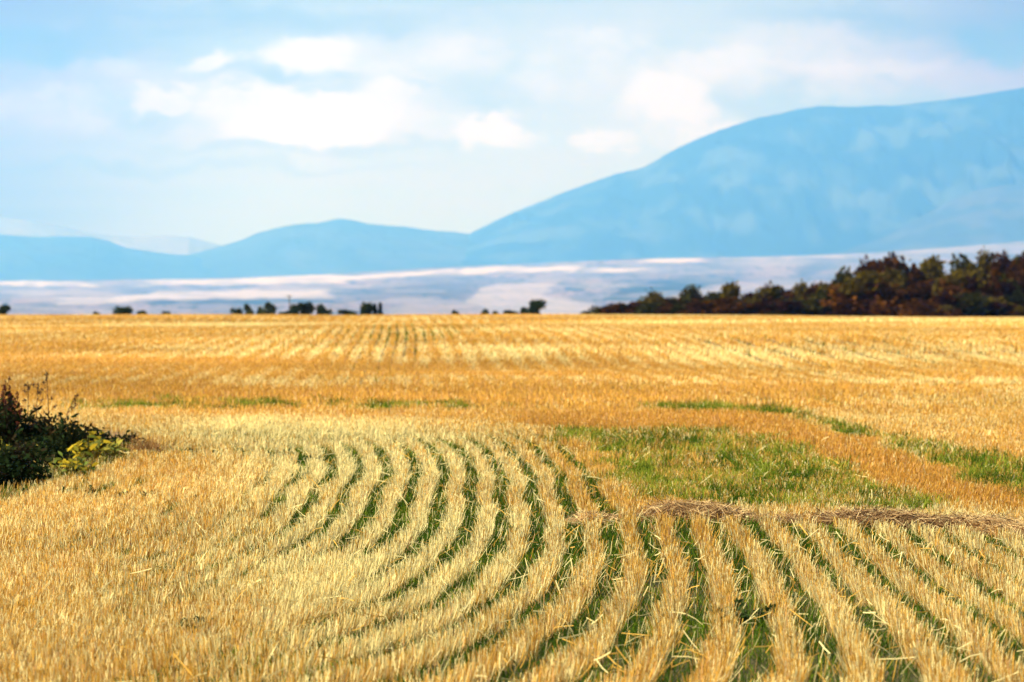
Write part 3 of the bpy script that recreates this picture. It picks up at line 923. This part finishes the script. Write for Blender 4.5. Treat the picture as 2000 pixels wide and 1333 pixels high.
BELT = 'trees of the dark belt behind the field'
belt = [
    # kind, px, top, width, distance, name, label
    ('dark', 1166, 597, 44, 214, 'bush', 'lowest dark bush at the thin end of the tree belt'),
    ('green', 1196, 596, 40, 216, 'bush', 'second low dark bush from the thin end of the belt'),
    ('dark', 1227, 587, 56, 214, 'bush', 'rounded dark bush just before the belt starts to climb'),
    ('maroon', 1262, 586, 56, 218, 'bush', 'low brown bush between the rounded bush and first small tree'),
    ('olive', 1292, 572, 60, 216, 'tree', 'first small olive topped tree at the low end of the belt'),
    ('maroon', 1328, 572, 54, 218, 'tree', 'small brown tree beside the first olive topped tree'),
    ('olive', 1346, 568, 44, 220, 'tree', 'narrow olive tree leaning against the round topped one'),
    ('dark', 1374, 553, 58, 214, 'tree', 'round topped dark tree standing above the low half of the belt'),
    ('maroon', 1404, 573, 56, 218, 'tree', 'low brown tree filling the dip after the round topped tree'),
    ('olive', 1434, 556, 54, 216, 'tree', 'olive tree with a small round head after the dip'),
    ('maroon', 1468, 563, 54, 214, 'tree', 'first dark red brown tree of the even stretch'),
    ('maroon', 1497, 560, 50, 217, 'tree', 'second dark red brown tree of the even stretch'),
    ('maroon', 1528, 562, 56, 214, 'tree', 'third dark red brown tree of the even stretch'),
    ('olive', 1560, 557, 52, 217, 'tree', 'olive tipped tree ending the even stretch of the belt'),
    ('maroon', 1590, 556, 56, 214, 'tree', 'red brown tree where the belt begins to rise steeply'),
    ('dark', 1620, 544, 54, 217, 'tree', 'dark tree halfway up the steep rise of the belt'),
    ('dark', 1660, 517, 50, 216, 'tree', 'small headed black green tree at the top of the rise'),
    ('maroon', 1684, 515, 62, 219, 'tree', 'dark crown squeezed between two taller heads on the rise'),
    ('dark', 1712, 502, 66, 219, 'tree', 'tall rounded dark crown left of the broad olive tree'),
    ('olive', 1754, 497, 84, 212, 'tree', 'broad tall olive tree with a spiky top'),
    ('maroon', 1790, 545, 60, 215, 'tree', 'low brown tree in the notch after the broad olive tree'),
    ('olive', 1822, 508, 62, 214, 'tree', 'olive brown tree rising just after the notch'),
    ('dark', 1862, 492, 74, 216, 'tree', 'tall dark tree with a square open head'),
    ('maroon', 1900, 528, 64, 212, 'tree', 'shorter brown tree between the square head and the twin heads'),
    ('olive', 1930, 497, 58, 215, 'tree', 'first of the two slim twin heads near the frame edge'),
    ('olive', 1963, 494, 58, 214, 'tree', 'second of the two slim twin heads near the frame edge'),
    ('dark', 2002, 487, 70, 213, 'tree', 'tall dark tree cut by the right edge'),
    ('olive', 2052, 490, 80, 214, 'tree', 'olive tree beyond the tall dark edge tree'),
    ('maroon', 1985, 545, 70, 209, 'tree', 'low dark brown tree under the twin heads'),
    ('maroon', 1940, 548, 74, 208, 'tree', 'dark brown undergrowth tree below the first twin head'),
    ('green', 1638, 560, 72, 206, 'bush', 'dark green bush at the foot of the steep rise'),
    ('rust', 1700, 531, 108, 205, 'tree', 'wide rounded golden brown tree in front of the olive one'),
    ('maroon', 1765, 560, 90, 206, 'tree', 'dark brown tree at the foot of the broad olive tree'),
    ('rust', 1820, 546, 100, 206, 'tree', 'wide brown tree below the notch'),
    ('rust', 1873, 533, 56, 204, 'tree', 'narrow rusty orange tree before the square headed tree'),
    ('rust', 1806, 586, 50, 200, 'bush', 'small light rust bush at the field edge below the wide brown tree'),
    ('rust', 1856, 597, 34, 200, 'bush', 'tiny rust bush at the foot of the orange tree'),
    ('maroon', 1440, 584, 90, 209, 'bush', 'low dark hedge bush in front of the round headed olive tree'),
    ('maroon', 1515, 586, 96, 209, 'bush', 'low dark hedge bush below the even stretch'),
    ('maroon', 1582, 586, 80, 208, 'bush', 'low dark hedge bush where the even stretch ends'),
    ('maroon', 1360, 588, 84, 210, 'bush', 'low dark hedge bush under the round topped tree'),
    ('maroon', 1890, 574, 80, 203, 'bush', 'dark bush at the foot of the square headed tree'),
    ('maroon', 1960, 582, 90, 203, 'bush', 'dark bush at the foot of the twin heads'),
    ('maroon', 2030, 560, 90, 205, 'bush', 'dark bush beside the right edge'),
    ('maroon', 1290, 594, 70, 211, 'bush', 'low dark hedge bush below the first olive topped tree'),
]
for (kind, px, top, w, d, nm, lb) in belt:
    place_tree(nm, lb, 'tree' if nm == 'tree' else 'bush', kind, px, top, w * (1.22 if nm == 'tree' else 1.3), d, BELT)

KINDS.update({
    'hz_dark': [dict(cols=[(.022, .034, .014), (.03, .045, .014)], shape='round', lobes=20), dict(cols=[(.02, .03, .014), (.05, .06, .02)], shape='round', lobes=18)],
    'hz_pale': [dict(cols=[(.06, .075, .022), (.035, .05, .016)], shape='vase', lobes=16), dict(cols=[(.075, .085, .03), (.04, .05, .02)], shape='vase', lobes=12)],
    'hz_cone': [dict(cols=[(.012, .020, .012), (.016, .024, .012)], shape='cone', lobes=30, low=.05)],
})
HZ = 'shrubs and small trees on the skyline of the field'
shrubs = [
    ('hz_dark', 6, 597, 24, 176, 'shrub', 'dark shrub on the crest cut by the left edge'),
    ('hz_dark', 192, 606, 14, 182, 'shrub', 'tiny dark shrub, outermost of the four low ones at left'),
    ('hz_dark', 240, 601, 38, 182, 'shrub', 'wide flat dark shrub, largest of the four low ones'),
    ('hz_pale', 272, 608, 22, 183, 'shrub', 'thin low shrub trailing after the wide flat one'),
    ('hz_dark', 329, 606, 22, 182, 'shrub', 'lone small shrub after a gap in the skyline'),
    ('hz_dark', 464, 604, 22, 184, 'shrub', 'low round shrub at the start of the skyline clump'),
    ('hz_pale', 488, 592, 20, 184, 'shrub', 'forked olive shrub with two upright tips'),
    ('hz_pale', 505, 600, 10, 184, 'shrub', 'slender sprig between two upright olive shrubs'),
    ('hz_pale', 523, 589, 26, 184, 'shrub', 'taller upright olive shrub with ragged branches'),
    ('hz_dark', 552, 604, 26, 185, 'shrub', 'low olive shrub beside the bare pole'),
    ('hz_dark', 575, 596, 24, 185, 'shrub', 'dark shrub leaning on the big round skyline tree'),
    ('hz_dark', 593, 584, 36, 183, 'small_tree', 'largest round dark tree on the skyline'),
    ('hz_pale', 624, 595, 22, 184, 'shrub', 'olive shrub just after the big round tree'),
    ('hz_dark', 638, 606, 16, 184, 'shrub', 'small low shrub closing the skyline clump'),
    ('hz_dark', 682, 601, 32, 184, 'shrub', 'low dark shrub standing before the dark conifers'),
    ('hz_dark', 716, 593, 26, 184, 'shrub', 'dark round tree touching the two pointed conifers'),
    ('hz_cone', 732, 594, 15, 184, 'conifer', 'first of two small black pointed conifers'),
    ('hz_cone', 744, 592, 15, 183, 'conifer', 'second of two small black pointed conifers, the last of the clump'),
    ('hz_pale', 888, 605, 16, 184, 'shrub', 'tiny pale shrub alone in the middle of the skyline'),
    ('hz_pale', 945, 605, 16, 184, 'shrub', 'sparse low shrub after the middle of the skyline'),
    ('hz_pale', 962, 607, 18, 184, 'shrub', 'sparser twin of the low shrub past the middle'),
    ('hz_dark', 1001, 602, 26, 184, 'shrub', 'low flat shrub before the round headed skyline tree'),
    ('hz_pale', 1027, 601, 16, 184, 'shrub', 'small shrub at the foot of the round headed skyline tree'),
    ('hz_dark', 1044, 587, 34, 183, 'small_tree', 'round headed olive tree alone between clump and tree belt'),
]
for (kind, px, top, w, d, nm, lb) in shrubs:
    top -= 2
    place_tree(nm, lb, {'conifer': 'conifer', 'small_tree': 'tree'}.get(nm, 'shrub'), kind, px, top, w, d, HZ)


def make_pole():
    root = bpy.data.objects.new('bare_pole', None); COL.objects.link(root)
    d = 187.0; x = (565 - 1000) / FPX * d
    root.location = (x, d, float(ground_z(x, d)))
    h = EYE - (577 - HOR) / FPX * d - root.location[2]
    mb = MB()
    mb.tube([(0, 0, 0), (.02, 0, h * .5), (0, 0, h)], [.06, .05, .035], 7, (.10, .09, .085))
    mb.tube([(-.22, 0, h * .96), (.22, 0, h * .965)], .03, 6, (.10, .09, .085))
    mb.build('shaft', M_bark, root, True)
    tag(root, 'thin bare grey pole standing up beside the biggest skyline tree', 'pole')


make_pole()


# ------------------------------------------------------------------ weeds at the field edge
def at_px(px, py):
    x, y = G(px, py)
    return np.array((x, y, float(ground_z(x, y))))


def empty(name, loc, label, cat, group=None):
    o = bpy.data.objects.new(name, None); COL.objects.link(o); o.location = tuple(loc)
    return tag(o, label, cat, group)


def weed_bush(label, loc, h, r, cols, nst=26, nleaf=900, leaf=.05, stemcol=(.05, .045, .02), group=None, name='weed_bush', seeds=0):
    root = empty(name, loc, label, 'weed', group)
    st = MB(); lf = MB(); tips = []
    cols = np.array(cols, float)
    PP, DD, CC, SS = [], [], [], []
    for i in range(nst):
        a = rng.random() * 6.283; q = rng.random() ** .5
        b = np.array((math.cos(a) * r * .55 * q, math.sin(a) * r * .55 * q, 0))
        e = np.array((math.cos(a) * r * q, math.sin(a) * r * q, h * (1 - .55 * q * q) * (.7 + .4 * rng.random())))
        mid = (b + e) / 2 + rng.normal(size=3) * .03 + np.array((0, 0, .06 * h))
        st.tube([b, mid, e], [.006, .0045, .002], 4, stemcol)
        tips.append(e)
        m = nleaf // nst
        t = .12 + .9 * rng.random(m)
        p = (1 - t)[:, None] ** 2 * b + 2 * ((1 - t) * t)[:, None] * mid + t[:, None] ** 2 * e + rng.normal(size=(m, 3)) * .045 * (r / .4)
        p[:, 2] = np.maximum(p[:, 2], .01)
        d = rnd_unit(m) + np.array((math.cos(a) * .5, math.sin(a) * .5, .35))
        c = cols[rng.integers(0, len(cols))] * (.6 + .8 * rng.random(m))[:, None]
        PP.append(p); DD.append(d); CC.append(c); SS.append(leaf * (.5 + .9 * rng.random(m)))
    p = np.concatenate(PP); s = np.concatenate(SS)
    lf.leaves(p, np.concatenate(DD), rnd_unit(len(p)) + np.array((0, 0, .8)), s * 1.3, s * .6, np.concatenate(CC), .3)
    st.build('stem', M_stalk, root)
    lf.build('foliage', M_leaf, root)
    if seeds:
        sh = MB()
        for e in tips[:seeds]:
            n = 60
            t = rng.random(n)
            c = e + np.array((0, 0, 1)) * (t * .16)[:, None] + rng.normal(size=(n, 3)) * np.array((.018, .018, .004)) * (1.15 - t)[:, None]
            sh.leaves(c, rnd_unit(n) + np.array((0, 0, .6)), rnd_unit(n), .022, .014, np.array((.13, .035, .02)) * (.6 + .8 * rng.random(n))[:, None], .1)
        sh.build('seed_head', M_leaf, root)
    return root


DK = [(.012, .022, .007), (.018, .032, .009), (.022, .028, .008), (.03, .022, .010)]
EDGE = 'weeds crowded on the field edge'
weed_bush('large dark green weed bush at the middle of the weedy edge', at_px(22, 900), .62, .52, DK, 44, 3400, .05, group=EDGE)
weed_bush('dark weed bush with dry tips, beside the pale grass', at_px(122, 900), .46, .36, DK + [(.05, .03, .012)], 32, 1800, .045, group=EDGE)
weed_bush('low black green weed bush nearest the cut stubble', at_px(-8, 955), .40, .48, DK, 40, 2600, .05, group=EDGE)
weed_bush('tallest weed bush, half outside the left edge', at_px(-75, 905), .75, .50, DK, 36, 2400, .055, group=EDGE)
weed_bush('dark low weed closing the bush line behind the yellow leaves', at_px(168, 893), .34, .30, DK, 30, 1700, .045, group=EDGE)
weed_bush('dark leafy weed between the big bush and yellow leaves', at_px(78, 925), .34, .34, DK, 34, 2000, .045, group=EDGE)
weed_bush('small flat dark weed alone past the yellow leaves', at_px(243, 880), .19, .22, DK, 20, 700, .04, group=EDGE)
weed_bush('reddish dock plant with brown seed spikes at the left edge', at_px(14, 880), .62, .20, [(.11, .022, .014), (.07, .02, .012), (.16, .045, .02)], 22, 900, .05, (.09, .025, .018), seeds=14, name='dock_plant')
weed_bush('brown dry twiggy weed on top of the bush line', at_px(66, 868), .34, .28, [(.07, .038, .018), (.10, .06, .025), (.03, .03, .012)], 30, 700, .035, (.07, .045, .025))


def leaf_plant(label, loc, h, n, ln, wd, cols, spread=.5, name='yellow_leaf_plant', cat='plant', group=None, stemc=(.20, .19, .04)):
    root = empty(name, loc, label, cat, group)
    st = MB(); lf = MB()
    cols = np.array(cols, float)
    P_, D_, N_, L_, W_, C_ = [], [], [], [], [], []
    for i in range(n):
        a = rng.random() * 6.283; q = rng.random()
        b = np.array((math.cos(a), math.sin(a), 0)) * .12 * spread * q
        e = np.array((math.cos(a) * spread * .6 * q, math.sin(a) * spread * .6 * q, h * (.45 + .55 * rng.random())))
        mid = (b + e) / 2 + np.array((0, 0, h * .12))
        st.tube([b, mid, e], [.005, .004, .002], 4, stemc)
        for k in range(4):
            t = .45 + .55 * (k + rng.random()) / 4
            p = (1 - t) ** 2 * b + 2 * (1 - t) * t * mid + t * t * e
            aa = a + rng.normal() * 1.3
            P_.append(p); D_.append((math.cos(aa), math.sin(aa), .5 * rng.normal() + .35)); N_.append((rng.normal() * .5, rng.normal() * .5 - .5, .8))
            sc = .55 + .6 * rng.random()
            L_.append(ln * sc); W_.append(wd * sc); C_.append(cols[rng.integers(0, len(cols))] * (.75 + .5 * rng.random()))
    lf.leaves(np.array(P_), np.array(D_), np.array(N_), np.array(L_), np.array(W_), np.array(C_), .35)
    st.build('stem', M_stalk, root)
    lf.build('foliage', M_leaf, root)
    return root


YEL = [(.28, .20, .012), (.16, .14, .012), (.40, .28, .018), (.07, .08, .010)]
leaf_plant('yellow leaved plant with the one large upright leaf', at_px(172, 915), .42, 16, .14, .055, YEL, .34)
leaf_plant('greenish yellow plant spreading low in front of the dark bushes', at_px(140, 940), .30, 26, .10, .04, YEL + [(.14, .18, .03)], .48)
leaf_plant('olive yellow plant at the open end of the weeds', at_px(215, 908), .28, 16, .14, .055, [(.22, .20, .03), (.30, .26, .04), (.13, .15, .03)], .34)
leaf_plant('sparse yellow leaves at the very left of the weeds', at_px(12, 935), .42, 7, .065, .028, YEL, .30)
leaf_plant('orange tinged leaves amid the dark weeds', at_px(92, 912), .22, 6, .085, .03, [(.42, .22, .04), (.36, .28, .05)], .28)


def grass_tuft(label, loc, n, h, spread, cols, name='grass_tuft', lean=(0, 0), w=.006):
    root = empty(name, loc, label, 'grass tuft')
    mb = MB(); cols = np.array(cols, float)
    b = rng.normal(size=(n, 3)) * spread * .35; b[:, 2] = 0
    hh = h * (.55 + .55 * rng.random(n))
    d = np.stack([rng.normal(size=n) * .35 + lean[0], rng.normal(size=n) * .3 + lean[1], np.ones(n)], -1)
    mb.leaves(b, d, rnd_unit(n), hh, w * (.7 + .6 * rng.random(n)), cols[rng.integers(0, len(cols), n)] * (.7 + .5 * rng.random(n))[:, None], .45)
    mb.build('blades', M_straw, root)
    return root


grass_tuft('pale bent grass tuft at the front foot of the weeds', at_px(96, 944), 46, .30, .30, [(.55, .42, .16), (.30, .28, .08)], lean=(-.35, 0))
grass_tuft('second pale tuft below the yellow leaves', at_px(142, 935), 40, .24, .26, [(.55, .42, .16), (.42, .36, .10)], lean=(-.2, 0))
grass_tuft('thin straw tuft at the left edge by the cut stubble', at_px(10, 985), 36, .22, .34, [(.50, .33, .12), (.3, .2, .08)], lean=(.15, 0))
grass_tuft('brown dry tuft beside the small flat weed', at_px(285, 893), 260, .26, .30, [(.30, .15, .05), (.42, .24, .08), (.2, .1, .04)])
grass_tuft('greyish pink dry tuft behind the yellow plant', at_px(208, 872), 260, .22, .5, [(.42, .27, .17), (.32, .2, .12)])
grass_tuft('olive grass tuft growing behind the weeds line', at_px(90, 862), 120, .30, .5, [(.24, .22, .05), (.4, .3, .1), (.10, .10, .03)])
grass_tuft('straw tuft at the open end under the yellow leaves', at_px(188, 918), 60, .16, .34, [(.55, .42, .16), (.35, .3, .09)])


def dry_stalk(label, loc, h, bend, heads, col=(.085, .05, .028)):
    root = empty('dry_stalk', loc, label, 'stalk', 'dry stalks above the weeds')
    st = MB(); heads_mb = []
    pts = np.array([(bend * t * t, 0, h * t) for t in np.linspace(0, 1, 8)])
    st.tube(pts, np.linspace(.008, .0025, 8), 5, col)
    for i in range(heads):
        t = .45 + .5 * (i + .5) / heads
        p = np.array((bend * t * t, 0, h * t)); a = rng.random() * 6.28
        e = p + np.array((math.cos(a) * .07, math.sin(a) * .05, .06 + .05 * rng.random()))
        st.tube([p, (p + e) / 2 + np.array((.01, 0, 0)), e], [.003, .0025, .002], 4, col)
        n = 16
        sh = MB(); heads_mb.append(sh)
        sh.leaves(e + rng.normal(size=(n, 3)) * .010, rnd_unit(n) + np.array((0, 0, .5)), rnd_unit(n), .025, .012, np.array(col) * (.7 + .8 * rng.random(n))[:, None], .1)
    n = 34
    sh = MB(); heads_mb.append(sh)
    t = rng.random(n)
    c = pts[-1] - np.array((0, 0, 1)) * (t * .13)[:, None] + rng.normal(size=(n, 3)) * .007
    sh.leaves(c, rnd_unit(n) + np.array((0, 0, .7)), rnd_unit(n), .025, .012, np.array(col) * (.6 + .8 * rng.random(n))[:, None], .1)
    st.build('stem', M_stalk, root)
    for sh in heads_mb: sh.build('seed_head', M_leaf, root)


dry_stalk('tallest thin dry stalk with a pointed tip', at_px(96, 885), .93, -.03, 5)
dry_stalk('thin dry stalk halfway between dock and tallest stalk', at_px(54, 885), .80, .01, 4)
dry_stalk('fainter dry stalk close to the tallest one', at_px(70, 880), .78, .03, 4)
dry_stalk('short bent dry twig leaning out over the stubble', at_px(118, 880), .62, .17, 3)
dry_stalk('dark dock spike standing highest at the left edge', at_px(9, 885), .83, .01, 7, (.075, .022, .016))

SMALL = 'small green weeds scattered in the stubble'
for (px, py, s, lb) in (
        (50, 975, 1.0, 'small weed at the corner where the edge weeds meet stubble'),
        (122, 975, .9, 'first small green weed in line below the edge weeds'),
        (174, 974, 1.0, 'second small green weed in line below the edge weeds'),
        (236, 983, 1.25, 'widest dark green weed of the line below the edge weeds'),
        (290, 985, 1.1, 'upright dark green weed ending the line below the edge weeds'),
        (80, 1041, .7, 'lone tiny weed low in the stubble at left'),
        (36, 1200, .7, 'tiny dark weed near the bottom left of the stubble'),
        (375, 890, .9, 'dark weed tuft in the second short gap at the bend'),
        (333, 888, .8, 'dark weed tuft in the first short gap at the bend'),
        (420, 892, .7, 'faint weed tuft in the third short gap at the bend'),
        (515, 898, .9, 'weed tuft in the fifth short gap at the bend'),
        (560, 902, 1.3, 'dense weed tuft where the bend turns cream'),
        (468, 890, .7, 'thin weed tuft in the fourth short gap at the bend'),
        (615, 908, 1.2, 'dense weed tuft one gap after the cream turn'),
        (380, 985, .8, 'low weed under the bend among pale straw'),
        (365, 1250, 1.0, 'weed clump in stubble near the lower left corner'),
        (385, 1238, 1.1, 'larger weed clump beside the one near the lower left'),
        (1437, 1218, 1.3, 'bushy dark green weed in the gap of the straight rows'),
        (1500, 1212, 1.0, 'dark weed beside the bushy one in the next gap')):
    root = weed_bush(lb, at_px(px, py), .085 * s, .075 * s, [(.020, .040, .010), (.035, .06, .014), (.03, .05, .012)], 12, 150, .028 * s ** .5, (.04, .05, .015), SMALL, 'weed_plant')
